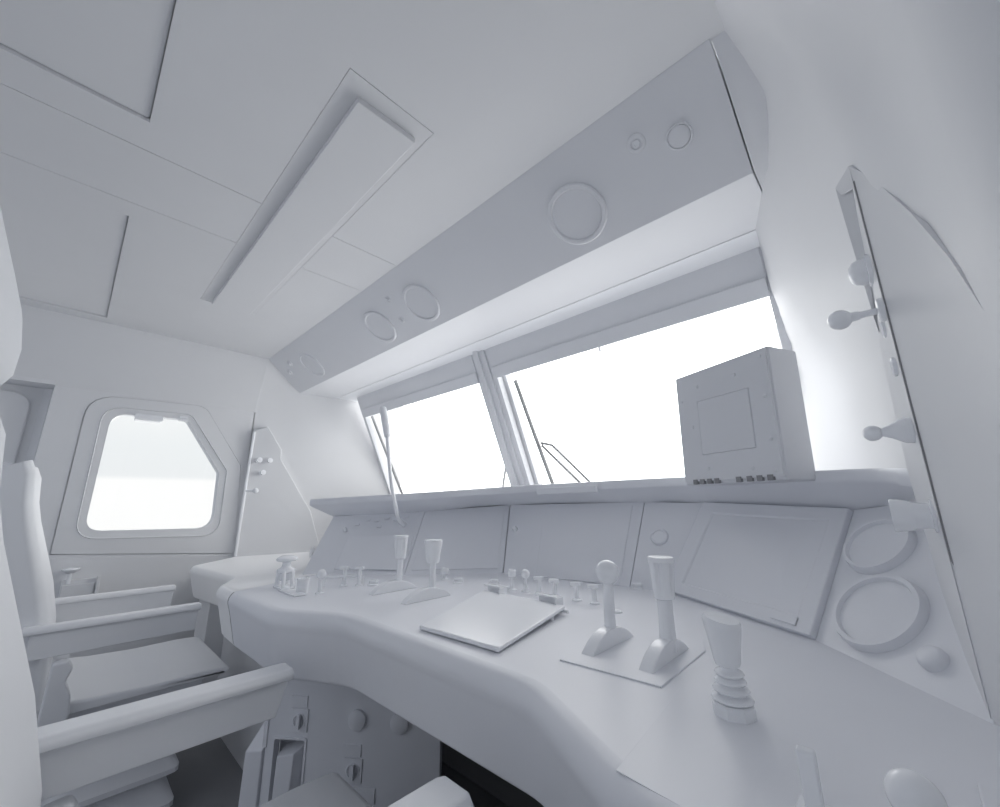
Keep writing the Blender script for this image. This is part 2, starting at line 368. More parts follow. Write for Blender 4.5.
def desk_mesh(front, back, r, **k):
    path = smooth_path(front, r); inn = inwards(path, 1); loops = front_profile(path, inn, **k); b = B()
    bridge(b, loops, closed=False)
    f = b.faces.new([b.verts.new(p) for p in loops[0]+[V((x, y, ZD)) for x, y in back]])
    bmesh.ops.triangulate(b, faces=[f])
    # underside and its back edge
    z = ZD-k.get('drop', .16)
    f = b.faces.new([b.verts.new(p) for p in loops[-1]+[V((x, y, z)) for x, y in back]]); bmesh.ops.triangulate(b, faces=[f])
    bmesh.ops.remove_doubles(b, verts=b.verts, dist=.0004)
    return b
desk = thing('driver_desk', (-.75, .9, FLOOR), 'pale grey moulded driver desk wrapping round the driver seat under the windscreen', 'desk')
front = [(-1.497, .383), (-1.16, .388), (-.975, .487), (-.43, .492), (-.245, .395), (-.19, .375), (.075, .36)]
back = [(.06, .70), (.028, .84), (-.17, 1.03), (-.53, 1.27), (-.66, 1.27), (-1.12, 1.20), (-1.36, .93), (-1.62, .75), (-1.585, .62)]
obj('desktop', desk_mesh(front, back, .03, drop=.158), DESK, desk, ang=60)
side = thing('side_desk', (-2.1, .8, FLOOR), 'side desk, whitened with painted sunlight, in the far left corner below the side window', 'desk')
front2 = [(-3.03, .775), (-2.74, .50), (-2.19, .565), (-1.66, .386), (-1.502, .383)]
back2 = [(-1.59, .62), (-1.63, .76), (-1.66, 1.0), (-1.9, 1.25), (-2.1, 1.45), (-2.4, 1.5), (-2.6, 1.45), (-2.84, 1.4), (-2.93, 1.1), (-2.99, .9)]
b = desk_mesh(front2, back2, .03, drop=.158)
for v in b.verts:
    k = min(1, max(0, (-1.60-v.co.x)/.50)); v.co.z -= .052*k*k*(3-2*k)
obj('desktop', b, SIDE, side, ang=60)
b = box(B(), (-2.80, .58, FLOOR), (-2.58, .70, ZD-.19)); box(b, (-2.58, .66, FLOOR), (-1.60, .68, ZD-.17)); obj('support', b, WALL, side, bev=.004)
b = prism(B(), [(-2.75, 1.24, ZD-.06), (-2.58, 1.14, ZD-.06), (-2.52, 1.24, ZD-.06), (-2.70, 1.34, ZD-.06)], (0, 0, .15)); obj('corner_box', b, WALL, side, bev=.006)
for x, y in ((-2.66, 1.10), (-2.60, 1.07)): obj('peg', lathe(B(), fr((x, y, ZD-.053), (0, 0, 1)), [(.012, -.002), (.012, .05), (.009, .055), (0, .056)], 14), PLAS, side)

# instrument panels that close the back of the desk
P = [V(p) for p in ((-1.690, .668, ZD), (-1.352, .896, ZD), (-1.108, 1.162, ZD), (-.640, 1.228, ZD), (-.526, 1.233, ZD), (-.160, .999, ZD), (.032, .775, ZD))]
T = [V(p) for p in ((-1.872, .850, -.054), (-1.450, 1.050, -.033), (-1.195, 1.300, -.012), (-.650, 1.400, -.005), (-.450, 1.400, -.010), (-.086, 1.250, -.026), (.0196, 1.150, -.010))]
def pn(k): return (P[k+1]-P[k]).cross(T[k]-P[k]).normalized()*-1 if ((P[k+1]-P[k]).cross(T[k]-P[k])).y > 0 else (P[k+1]-P[k]).cross(T[k]-P[k]).normalized()
def Q(k, u, v, n=0): return lerp(lerp(P[k], P[k+1], u), lerp(T[k], T[k+1], u), v)+pn(k)*n
def qslab(bm, k, u0, u1, v0, v1, n0, n1, N=1):
    a = [Q(k, u, v, n0) for u, v in ((u0, v0), (u1, v0), (u1, v1), (u0, v1))]; c_ = [Q(k, u, v, n1) for u, v in ((u0, v0), (u1, v0), (u1, v1), (u0, v1))]
    return bridge(bm, [a, c_], True, True, True)
for k in range(6):
    g = 0 if k == 5 else .0028; obj('instrument_panel', qslab(B(), k, g, 1-g if k < 4 else 1, -.02, 1.02, -.02, 0), DESK, desk, bev=.0015)
b = B()
for k in range(6): qslab(b, k, -.02, 1.02, -.05, 1.02, -.05, -.021)
prism(b, [Q(0, .002, 0, -.001), Q(0, .002, 1, -.001), V((-1.9, 1.3, -.06)), V((-1.75, 1.25, ZD))], (.02, .02, 0))
obj('panel_backing', b, DESK, desk)
# raised and framed faces on the panels
obj('cover_plate', qslab(B(), 0, .30, .97, .06, .60, -.001, .004), DESK, desk, bev=.002)
obj('cover_plate', qslab(B(), 2, .30, .93, -.0, .97, -.001, .004), DESK, desk, bev=.002)
obj('cover_plate', qslab(B(), 1, .06, .94, .06, .94, -.001, .003), DESK, desk, bev=.0015)
for (u, v) in ((.40, .88), (.50, .86), (.60, .90), (.70, .86), (.80, .90), (.55, .75), (.30, .80)):
    b = qslab(B(), 0, u, u+.05, v, v+.03, -.001, .004); obj('button', b, DESK, desk, bev=.001)
def panel_knob(name, k, u, v, prof, lab, cat, m=DESK, group=None, seg=32):
    c_ = Q(k, u, v); return solo(name, lathe(B(), fr(c_, pn(k)), prof, seg), m, c_, lab, cat, group)
panel_knob('push_button', 3, .42, .58, [(.028, -.003), (.028, .004), (.025, .008), (.019, .009), (.018, .007), (0, .007)], 'round flat button on the narrow panel left of the framed screen', 'button')
panel_knob('pilot_lamp', 2, .075, .62, [(.010, -.003), (.010, .012), (.007, .018), (0, .02)], 'tiny pilot lamp on the panel beside the middle cover plate', 'lamp', PLAS)
panel_knob('pilot_lamp', 0, .22, .72, [(.008, -.003), (.008, .010), (.005, .014), (0, .015)], 'tiny pilot lamp on the leftmost instrument panel', 'lamp', PLAS)
# framed screen standing proud of the panel
L = thing('display_screen', Q(4, .5, 0), 'large framed screen leaning back on the right of the desk', 'screen')
N = 20
def ringq(bm, k, rects, ns):
    loops = []
    for (u0, u1, v0, v1), n in zip(rects, ns):
        loops.append([Q(k, u, v, n) for u, v in ((u0, v0), (u1, v0), (u1, v1), (u0, v1))])
    return bridge(bm, loops)
b = ringq(B(), 4, [(0.005, 1, .0, 1), (0.005, 1, .0, 1), (.13, .92, .10, .88), (.135, .915, .105, .875)], [-.002, .014, .014, .011]); obj('bezel', b, DESK, L, bev=.003)
b = ringq(B(), 4, [(.135, .915, .105, .875), (.14, .76, .11, .87)], [.011, .0095]); bridge(b, [[Q(4, u, v, .0095) for u, v in ((.14, .11), (.76, .11), (.76, .87), (.14, .87))]], True, True); obj('screen', b, DESK, L)
obj('corner_tab', qslab(B(), 4, .80, .93, .03, .09, .013, .017), DESK, L, bev=.002)
# two round gauges and a button on the end panel
GN = (pn(5)*.90+V((.055, -.98, .15))*.10).normalized()
def gauge(c_, r, lab):
    c_ = V(c_)+pn(5)*.006; M = fr(c_, GN, (1, 0, 0)); L = thing('round_gauge', c_, lab, 'gauge', 'round gauges at the right end of the desk')
    obj('rim', lathe(B(), M, [(r*1.03, -.05), (r*1.02, .003), (r*.975, .010), (r*.88, .010), (r*.85, .006), (r*.845, -.03)], 64), DESK, L)
    obj('dial', lathe(B(), M, [(r*.85, -.04), (r*.85, .003), (0, .004)], 64), DESK, L)
gauge((-.046, 1.100, -.090), .0615, 'upper and smaller of the two ringed round gauges')
gauge((-.059, .972, -.186), .0705, 'lower and larger of the two ringed round gauges')
panel_knob('push_button', 5, .80, .14, [(.0175, -.01), (.0175, .007), (.0145, .012), (.0125, .013), (0, .0135)], 'thick round button below the two gauges in the right corner', 'button')

# shelf above the instrument panels
F = [V(p) for p in ((-1.972, .780, .023), (-1.357, .980, .042), (-1.067, 1.220, .063), (-.604, 1.320, .071), (-.413, 1.320, .071), (-.066, 1.170, .062), (.0150, .965, .0475))]
back3 = [V(p) for p in ((-2.62, 1.45, .03), (-2.3, 1.715, .035), (-1.9, 1.715, .04), (-1.3, 1.715, .05), (-.8, 1.715, .05), (-.15, 1.70, .05), (.05, 1.25, .047))]
L = thing('dashboard_shelf', (-1.0, 1.4, 0), 'long narrow shelf along the top of the instrument panels below the windscreen', 'shelf')
def dens(seq, n=6):
    return catmull(seq, n)
rows = []
for f, t_, bk in zip(dens(F), dens(T), dens(back3)):
    d = V((f.x-bk.x, f.y-bk.y, 0)).normalized(); z_ = V((0, 0, 1))
    rows.append([bk, f-d*.02+z_*.004, f-d*.006+z_*.003, f-z_*.004, f-z_*.020, f-d*.006-z_*.027, t_-d*.012, t_-d*.03-z_*.01, V((bk.x, bk.y, bk.z-.05))])
b = bridge(B(), rows, True, True, True); obj('board', b, DESK, L, ang=40)
c0, c1 = lerp(F[2], F[3], .17)+V((0, -.012, -.010)), lerp(F[2], F[3], .66)+V((0, -.012, -.010)); d = V((.1, -1, 0))*.003; zz_ = V((0, 0, -.024)); b = B()
bridge(b, [[c0+d, c1+d, c1+d+zz_, c0+d+zz_], [c0-d*4, c1-d*4, c1-d*4+zz_*1.1, c0-d*4+zz_*1.1]], True, True, True); obj('nameplate_strip', b, DESK, L, bev=.002)

# boxed monitor on the shelf, back of it towards the viewer
YB = 1.24
def dirp(k, y): return V((k[0]*y, y, k[1]*y))
fl = V((-.362*YB, YB, .298*YB)); yR = .298*YB/.330; frr = V((-.162*yR, yR, .298*YB))
L = thing('display_unit', ((fl.x+frr.x)/2, (fl.y+frr.y)/2+.05, .06), 'tall grey boxed display unit with screwed cover standing on the shelf at the right', 'monitor')
ex = (frr-fl); ex.z = 0; WD = ex.length; ex.normalize(); ez = V((.02, 0, 1)).normalized(); en = ez.cross(ex).normalized()   # en points away from the viewer
if en.y < 0: en = -en
base = V((fl.x, fl.y, .045)); HT = fl.z-.045
def mp(u, v, n=0): return base+ex*(u*WD)+ez*(v*HT)+en*n
def mbox(bm, u0, u1, v0, v1, n0, n1):
    return bridge(bm, [[mp(u, v, n) for u, v in ((u0, v0), (u1, v0), (u1, v1), (u0, v1))] for n in (n0, n1)], True, True, True)
obj('case', mbox(B(), 0, 1, 0, 1, .006, .112), FRAM, L, bev=.005)
b = B(); bridge(b, [[mp(u, v, n) for u, v in q] for q, n in (([(.015, .03), (.985, .03), (.985, .985), (.015, .985)], .008), ([(.015, .03), (.985, .03), (.985, .985), (.015, .985)], .0), ([(.25, .245), (.80, .245), (.80, .72), (.25, .72)], .0), ([(.255, .25), (.795, .25), (.795, .715), (.255, .715)], .002), ([(.26, .255), (.79, .255), (.79, .71), (.26, .71)], -.0012))], True, False, True)
obj('cover', b, FRAM, L)
for u, v in ((.93, .93), (.93, .62), (.93, .30), (.93, .07), (.68, .85), (.27, .85), (.06, .75), (.17, .5), (.30, .13), (.74, .10)):
    obj('screw', lathe(B(), fr(mp(u, v), -en), [(.005, -.002), (.005, .002), (.003, .003), (0, .003)], 12), FRAM, L)
for u in (.12, .20, .28, .36, .58, .68, .77, .86):
    obj('vent_slot', mbox(B(), u, u+.045, .004, .045, -.003, .006), DARK, L)

# gooseneck microphone
L = thing('gooseneck_microphone', (-1.47, .97, -.09), 'slim gooseneck microphone rising from the left instrument panel in front of the left pane', 'microphone')
gp = catmull([(-1.500, .985, -.083), (-1.445, .922, -.058), (-1.402, .880, -.016), (-1.412, .858, .09), (-1.462, .858, .28)], 8)
obj('neck', tube(B(), gp, [.011-.004*min(1, i/20) for i in range(len(gp))], 12), PLAS, L)
obj('head', tube(B(), [(-1.457, .858, .262), (-1.458, .858, .268), (-1.468, .858, .30), (-1.505, .858, .39), (-1.507, .858, .396)], [.007, .012, .0145, .0145, .011], 18), PLAS, L)

# ------------------------------------------------------------------ desk controls
U = (0, 0, 1)
def lever(x, head, lab, sr=.0087, y0=.642, y1=.795, z=ZD, w=.023, plate=False, stick=(.724, -.105), ln=None):
    L = thing('control_lever', (x, .727, z), lab, 'lever', 'hand levers of the driver desk')
    yc, hl = (y0+y1)/2, (y1-y0)/2; R = (hl*hl+.030**2)/(2*.030); b = B()
    arc = [(y0+(y1-y0)*i/14) for i in range(15)]
    pts = [V((x-w/2, y, z-R+.030+math.sqrt(max(0, R*R-(y-yc)**2)))) for y in arc]
    prism(b, pts, (w, 0, 0)); obj('quadrant', b, PLAS, L, bev=.002)
    if head == 'ball':
        obj('stick', tube(B(), [(x, .727, z+.01), (x, .728, z+.11)], [.0105, .0095], 18), PLAS, L)
        obj('knob', lathe(B(), fr((x, .729, z+.122), U), ball(.0215, 0, 16, -85), 32), PLAS, L)
    else:
        obj('stick', tube(B(), [(x, .735, z+.01), (x, .736, z+.06), (x, .736, z+.10)], [sr*1.12, sr, sr], 20), PLAS, L)
        M = fr((x, .736, z), U); pr = [(sr*.98, .088), (.0165, .090), (.0175, .098), (.0185, .112), (.0195, .126), (.0205, .142), (.0215, .148), (.0222, .1485), (.0222, .154), (.0205, .1565), (0, .157)] if head == 'flute' else [(sr*.98, .090), (.0165, .091), (.0178, .096), (.0245, .143), (.0250, .149), (.0235, .152), (0, .153)]
        b = B(); seg = 60; loops = []
        for r, h in pr:
            row = []
            for i in range(seg):
                a = 2*math.pi*i/seg; f_ = 1
                if head == 'flute' and .1 < h < .1483: f_ = 1-.30*max(0, math.cos(5*a+.9))**2*min(1, (h-.1)/.03)
                row.append(M @ V((max(r, 1e-5)*f_*math.cos(a), max(r, 1e-5)*f_*math.sin(a), h)))
            loops.append(row)
        obj('knob', bridge(b, loops, True, True, True), PLAS, L, ang=45)
    return L
lever(-1.135, 'flute', 'leftmost hand lever, with a fluted knob, in front of the left instrument panel')
lever(-.971, 'plain', 'hand lever with a plain conical knob left of the writing board')
lever(-.424, 'ball', 'hand lever with a ball knob on the base plate right of the writing board')
lever(-.322, 'flute', 'hand lever with a fluted knob next to the ball-topped lever', sr=.0122)
b = prism(B(), [(-.447, .600, ZD-.001), (-.284, .612, ZD-.001), (-.287, .80, ZD-.001), (-.310, .86, ZD-.001), (-.455, .86, ZD-.001)], (0, 0, .0035))
obj('lever_base_plate', b, DESK, desk, bev=.001)
b = prism(B(), [(-.243, .409, ZD-.001), (-.272, .73, ZD-.001), (-.262, .80, ZD-.001), (-.17, .86, ZD-.001), (.0, .72, ZD-.001), (.052, .66, ZD-.001), (.070, .376, ZD-.001)], (0, 0, .0025))
for v in b.verts:
    if v.co.y < .45 and v.co.z > ZD: v.co.z = ZD+.0002
obj('side_top', b, DESK, desk, bev=.0015)

# joystick with rubber bellows
L = thing('joystick', (-.190, .60, ZD), 'short joystick with a slanted conical grip on a ribbed rubber bellows', 'joystick'); c_ = (-.190, .600, ZD)
obj('collar', lathe(B(), fr(c_, U), [(.024, -.002), (.024, .013), (.022, .015), (0, .015)], 8), PLAS, L)
pr = []
for i, (r, h) in enumerate(((.0235, .017), (.0205, .0265), (.018, .0355), (.0165, .044))): pr += [(r*.62, h-.0015), (r*.9, h-.001), (r, h+.001), (r*.96, h+.003), (r*.62, h+.0055)]
obj('bellows', lathe(B(), fr(c_, U), [(.012, .012)]+pr+[(.009, .052), (.009, .056)], 36), PLAS, L)
M = fr((-.1905, .600, ZD), U); loops = []
for r, h in ((.008, .052), (.0135, .054), (.0150, .058), (.0205, .099), (.0208, .103), (.0195, .1065), (.001, .107)):
    loops.append([M @ V((r*math.cos(a)*(1.12 if math.cos(a-2.9) > .8 and h > .09 else 1), r*math.sin(a), h+(h-.052)*.06*math.cos(a-2.9)*min(1, r/.02))) for a in [2*math.pi*i/36 for i in range(36)]])
obj('grip', bridge(B(), loops, True, True, True), PLAS, L)

# small lever and ball knob at the near right corner
L = thing('toggle_lever', (-.092, .46, ZD), 'flat upright toggle lever at the lower right edge of the desk', 'lever'); x, y = -.092, .455
obj('base', box(B(), (x-.013, y-.012, ZD), (x+.011, y+.012, ZD+.012)), PLAS, L, bev=.002)
b = prism(B(), [(x-.0065, y-.006, ZD+.008), (x+.0065, y-.006, ZD+.008), (x+.0055, y-.001, ZD+.050), (x-.0085, y-.001, ZD+.050)], (0, .007, .002)); obj('paddle', b, PLAS, L, bev=.0025, segs=3)
b = prism(B(), [(p.x, p.y, ZD-.001) for p in roundpoly([(-.132, .37), (-.02, .37), (-.02, .585), (-.132, .585)], .012)], (0, 0, .0045)); obj('lever_base_plate', b, DESK, desk)
L = thing('ball_lever', (-.030, .46, ZD), 'large glossy ball knob at the lower right corner of the desk', 'knob'); c_ = (-.030, .455, ZD)
obj('stem', tube(B(), [(-.030, .455, ZD-.002), (-.030, .455, ZD+.03)], .006), PLAS, L)
obj('ball', lathe(B(), fr((-.030, .455, ZD+.043), U), ball(.0165, 0, 18, -85), 36), PLAS, L)
solo('junction_box', box(B(), (.004, .40, ZD), (.045, .592, ZD+.010)), DESK, (.025, .5, ZD), 'small low box in the very lower right corner of the desk', 'box', bev=.002)

# hinged writing board
L = thing('writing_board', (-.70, .70, ZD), 'tilted flat writing board with two hinge brackets in the middle of the desk', 'writing board')
tl, tr, br_, bl = V((-.868, .837, -.2385)), V((-.602, .838, -.2385)), V((-.541, .555, -.2485)), V((-.755, .542, -.2485))
n_ = (tr-tl).cross(bl-tl).normalized(); n_ = n_ if n_.z > 0 else -n_
b = prism(B(), [bl, br_, tr, tl], n_*.0085); obj('board', b, PLAS, L, bev=.003, segs=3)
for q, lab in ((.12, 0), (.80, 0)):
    c_ = lerp(tl, tr, q); e1 = (tr-tl).normalized(); b = B()
    M = Matrix(((e1.x, -e1.y, 0, c_.x), (e1.y, e1.x, 0, c_.y), (0, 0, 1, ZD), (0, 0, 0, 1)))
    box(b, (-.035, .014, 0), (.035, .018, .034), M); box(b, (-.035, .000, .030), (.035, .018, .034), M); box(b, (.031, -.012, .012), (.036, .018, .034), M); obj('hinge_bracket', b, PLAS, L, bev=.001)
b = tube(B(), [lerp(tl, tr, -.02)+V((0, -.005, -.003)), lerp(tl, tr, 1.04)+V((0, -.005, -.003))], .0035); tube(b, [(-.598, .78, ZD), (-.598, .78, -.238)], .005); obj('hinge_rod', b, PLAS, L)

# brake valve at the left end of the desk
L = thing('brake_valve', (-1.435, .515, ZD), 'mushroom-headed valve on a four-post stand at the left end of the desk', 'valve'); c_ = V((-1.435, .515, ZD)); M = fr(c_, U)
b = box(B(), (-.034, -.022, 0), (.034, .022, .006), M); obj('foot', b, PLAS, L, bev=.002)
for sx in (-.024, .024):
    for sy in (-.013, .013): obj('post', tube(B(), [c_+V((sx*1.15, sy, .002)), c_+V((sx, sy, .045)), c_+V((sx*.75, sy*.8, .052))], .006, 10), PLAS, L)
obj('body', lathe(B(), M, [(.013, .022), (.017, .026), (.016, .044), (.026, .047), (.026, .055), (.017, .060), (.013, .064), (.013, .070)], 28), PLAS, L)
obj('mushroom_head', lathe(B(), M, [(.012, .062), (.012, .076), (.027, .080), (.031, .083), (.029, .089), (.018, .095), (0, .097)], 32), PLAS, L)
L = thing('pedestal_switch', (-1.31, .545, ZD), 'low twin switch block beside the mushroom-headed valve', 'switch')
obj('plate', box(B(), (-1.40, .485, ZD), (-1.27, .520, ZD+.005)), PLAS, L, bev=.002)
obj('cup', lathe(B(), fr((-1.318, .525, ZD), U), [(.017, -.001), (.017, .034), (.018, .036), (.018, .041), (.011, .041), (.010, .034), (0, .034)], 24), PLAS, L)
obj('button', lathe(B(), fr((-1.383, .502, ZD), U), [(.013, .002), (.012, .010), (.006, .013), (0, .013)], 18), PLAS, L)
def tknob(x, y, kind, lab, h=.045, g='small knobs and switches on the desk', rot=.7, cat='switch'):
    nm = {'ball': 'ball_switch', 'tee': 'toggle_switch', 'cup': 'push_switch', 'low': 'indicator_lens'}[kind]
    L = thing(nm, (x, y, ZD), lab, cat, g); M = fr((x, y, ZD), U, (math.cos(rot), math.sin(rot), 0))
    if kind == 'low':
        obj('base', lathe(B(), M, [(.018, -.001), (.017, .004), (.012, .006), (0, .006)], 24), PLAS, L)
        obj('lens', box(B(), (-.013, -.008, .004), (.016, .008, .017), M), PLAS, L, bev=.005); return L
    obj('base', lathe(B(), M, [(.013, -.001), (.012, .004), (.007, .006), (0, .006)], 20), PLAS, L)
    obj('stem', lathe(B(), M, [(.0058, .004), (.0055, h)], 14), PLAS, L)
    if kind == 'ball': obj('ball', lathe(B(), M, ball(.0135, h+.006, 12, -80), 22), PLAS, L)
    elif kind == 'tee': obj('crossbar', box(B(), (-.017, -.0055, h-.004), (.012, .0055, h+.006), M), PLAS, L, bev=.002)
    else: obj('cap', lathe(B(), M, [(.009, h-.014), (.012, h-.012), (.013, h+.004), (.010, h+.008), (.007, h+.004), (0, h+.004)], 20), PLAS, L)
    return L
tknob(-1.262, .553, 'ball', 'small ball-topped switch right of the mushroom-headed valve', .048)
tknob(-1.325, .655, 'tee', 'left of two small tee switches behind the ball-topped switch', .052)
tknob(-1.290, .690, 'tee', 'right of two small tee switches behind the ball-topped switch', .052)
tknob(-1.262, .722, 'low', 'small low lens between the tee switches and the leftmost hand lever')
b = tube(B(), [(-1.36, .605, ZD+.028), (-1.29, .70, ZD+.028)], .004, 10)
for q in (0, 1): b2 = tube(b, [(-1.36+.07*q, .605+.095*q, ZD-.001), (-1.36+.07*q, .605+.095*q, ZD+.03)], .005, 10)
solo('guard_rail', b, PLAS, (-1.325, .652, ZD), 'thin guard rail in front of the small tee switches', 'rail')
tknob(-1.165, .935, 'cup', 'tiny switch behind the conical hand lever', .030)
tknob(-1.085, .925, 'low', 'flat lens behind the conical hand lever, nearest to it')
tknob(-.985, .990, 'low', 'flat lens behind the upper left corner of the writing board')
tknob(-.876, .957, 'cup', 'first switch from the left in the row behind the writing board, with a forked cap', .050)
tknob(-.831, .966, 'ball', 'second switch from the left in the row behind the writing board, with a ball', .042)
for x, lab in ((-.785, 'third'), (-.731, 'fourth'), (-.660, 'fifth'), (-.607, 'sixth')):
    tknob(x, .972, 'tee', lab+' switch from the left in the row behind the writing board', .040)
solo('flush_button', lathe(B(), fr((-.527, .935, ZD), U), [(.014, -.001), (.014, .002), (.012, .004), (.010, .003), (0, .003)], 24), PLAS, (-.527, .935, ZD), 'tiny flush button just behind the ball-topped hand lever', 'button')
tknob(-.612, 1.215, 'low', 'small lens at the foot of the narrow panel left of the framed screen')

# ================================================================== SIDE CONTROL PANELS
# right: proud edge panel with its handles, and the wing that fairs it into the wall
L = thing('side_control_panel', (.03, .82, ZD), 'upright side control panel with a dark joint on the right wall nearest the viewer', 'panel')
A0, A1 = V((.0295, .775, ZD-.01)), V((.0300, .785, .520))
lt = [V(p) for p in ((.0285, .800, ZD-.01), (.0185, .925, -.13), (.0140, .950, .05), (.0165, .925, .20), (.0190, .860, .275), (.0285, .80, .49), (.030, .79, .520))]
at = [V((.0297, .782, l.z)) for l in lt]; at[-1] = V((.0302, .784, .522))
back_ = [V((.07, .95, l.z)) for l in lt]
b = bridge(B(), [[l, a, V((.045, .80, l.z)), bk] for l, a, bk in zip(lt, at, back_)], True, True, True); obj('face', b, WALL, L, ang=20)
b = prism(B(), [(.0306, .7828, .49), (.0306, .7828, -.075), (.0320, .7800, -.080), (.0320, .7800, .49)], (-.0003, -.0003, 0)); obj('joint', b, DARK, L, label='dark narrow joint')
b = B(); prism(b, [V(p) for p in ((.0090, .8215, .517), (.0302, .7845, .523), (.0300, .789, .485), (.0125, .8225, .500))], (.001, .004, 0)); prism(b, [V(p) for p in ((.0300, .810, .517), (.0090, .822, .517), (.0125, .826, .40), (.0170, .845, .285), (.0190, .860, .262), (.0255, .82, .35))], (.004, .03, 0)); obj('fin', b, WALL, L)
wing = [[V((.0303, .7835, z)) for z in (ZD-.01, 0, .25, .520)], [V((.047, .752, z)) for z in (ZD-.01, 0, .245, .472)], [V((.0700, .68, z)) for z in (ZD-.01, -.02, .21, .352)], [V((.0812, .615, z)) for z in (ZD-.01, -.035, .15, .251)], [V((.0855, .55, z)) for z in (ZD-.01, -.05, .10, .150)]]
b = bridge(B(), wing, closed=False); bridge(b, [[w_[3] for w_ in wing], [w_[3]+V((.016, .004, .006)) for w_ in wing]], closed=False); bmesh.ops.remove_doubles(b, verts=b.verts, dist=.0002)
bridge(b, [[wing[0][k] for k in range(4)], [wing[0][k]+V((.012, .02, 0)) for k in range(4)]], closed=False)
o = obj('wing', b, WALL, L, flip=False, ang=75)
X_ = (-1, 0, 0)
def rlever(name, y, z, x0, prof, lab, cat, tip=None, fl=(.018, .006)):
    L = thing(name, (x0, y, z), lab, cat); M = fr((x0, y, z), X_)
    obj('flange', lathe(B(), M, [(fl[0], -.015), (fl[0], fl[1]*.7), (fl[0]*.8, fl[1]), (0, fl[1])], 28), PLAS, L)
    for nm, pf in prof: obj(nm, lathe(B(), M, pf, 24), PLAS, L)
    return L
rlever('ball_lever', .80, .276, .0275, [('stem', [(.0048, 0), (.0052, .030)]), ('ball', [(r, h) for r, h in [(.0065, .026)]+[(.0155*math.cos(a), .050+.0155*math.sin(a)) for a in [-1.05+i*.131 for i in range(21)]]])], 'upper ball-headed lever on the right side panel', 'lever')
rlever('ball_lever', .815, .096, .0280, [('boss', [(.019, 0), (.018, .010), (.0095, .024), (.0060, .033)]), ('ball', [(.0115*math.cos(a), .043+.0115*math.sin(a)) for a in [-1.2+i*.138 for i in range(21)]])], 'lower ball-headed lever on the right side panel', 'lever', fl=(.014, .004))
rlever('turn_handle', .82, -.022, .0275, [('neck', [(.0175, .0), (.0165, .008), (.0180, .018), (.0185, .022)]), ('grip', [(.0185, .020), (.0205, .024), (.0225, .040), (.0215, .0425), (0, .043)])], 'stubby cylindrical turn handle lowest on the right side panel', 'handle', fl=(.022, .003))
rlever('rotary_knob', .82, .352, .0260, [('cap', [(.021, .003), (.0215, .012), (.0185, .020), (.011, .0255), (0, .027)])], 'domed rotary knob highest on the right side panel', 'knob', fl=(.026, .005))
for y, z, lab in ((.83, .256, 'small flat disc just under the upper ball-headed lever'), (.815, .190, 'small flat disc midway down the right side panel')):
    solo('flat_disc', lathe(B(), fr((.0265, y, z), X_), [(.014, -.01), (.014, .003), (.011, .005), (.010, .003), (0, .003)], 24), PLAS, (.0265, y, z), lab, 'disc', 'flat discs of the right side panel')
# left: its counterpart across the cab
L = thing('side_control_panel', (-3.0, .85, ZD), 'narrow upright control panel between the side window and the windscreen', 'panel')
fc = [V(p) for p in ((-3.0, .775, ZD-.06), (-2.985, .785, .482), (-2.975, .853, .513), (-2.955, .948, .365), (-2.953, .950, .300), (-2.905, 1.16, -.04), (-2.885, 1.25, ZD-.06))]
b = B(); bridge(b, [fc, [V((p.x-.05, p.y+(.0 if i < 2 else .01), p.z)) for i, p in enumerate(fc)]], True, True, True); obj('face', b, WALL, L, bev=.004)
obj('edge_strip', tube(B(), [(-2.992, .770, ZD-.05), (-2.986, .772, .10), (-2.980, .778, .47)], .009, 12), PLAS, L)
XP = (1, 0, 0)
for y, z, lab in ((.820, .286, 'left of the upper two peg knobs on the far control panel'), (.882, .287, 'right of the upper two peg knobs on the far control panel'), (.850, .208, 'single lower peg knob on the far control panel')):
    L = thing('peg_switch', (-2.972, y, z), lab, 'knob', 'peg knobs on the far control panel'); M = fr((-2.985, y, z), XP)
    obj('base', lathe(B(), M, [(.015, -.01), (.015, .012), (0, .013)], 18), PLAS, L); obj('cap', lathe(B(), M, [(.010, .008), (.010, .030), (.016, .033), (.016, .048), (0, .050)], 18), PLAS, L)
L = thing('ball_lever', (-2.99, .79, .09), 'thin horizontal ball-headed lever on the far control panel', 'lever')
obj('stem', tube(B(), [(-2.995, .775, .092), (-2.90, .80, .090)], .007, 12), PLAS, L); obj('ball', lathe(B(), fr((-2.885, .804, .090), XP), ball(.017, 0, 12, -85), 22), PLAS, L)

# folding table and mushroom knob on the wall under the side window
L = thing('wall_box', (-3.0, .11, -.45), 'small framed box on the far side wall behind the far seat armrest', 'box')
obj('case', box(B(), (-3.03, .045, -.52), (-2.985, .185, -.345)), WALL, L, bev=.003)
obj('lid', box(B(), (-2.985, .05, -.515), (-2.972, .165, -.365)), WALL, L, bev=.003)
obj('bracket', box(B(), (-2.985, .17, -.53), (-2.955, .182, -.335)), WALL, L, bev=.002)
L = thing('mushroom_knob', (-2.98, .07, -.345), 'small mushroom knob standing on the box on the far side wall', 'knob')
obj('stem', tube(B(), [(-2.985, .07, -.36), (-2.985, .07, -.30)], .008, 10), PLAS, L)
obj('cap', lathe(B(), fr((-2.985, .07, -.312), U), [(.012, 0), (.030, .010), (.034, .018), (.030, .022), (0, .024)], 24), PLAS, L)

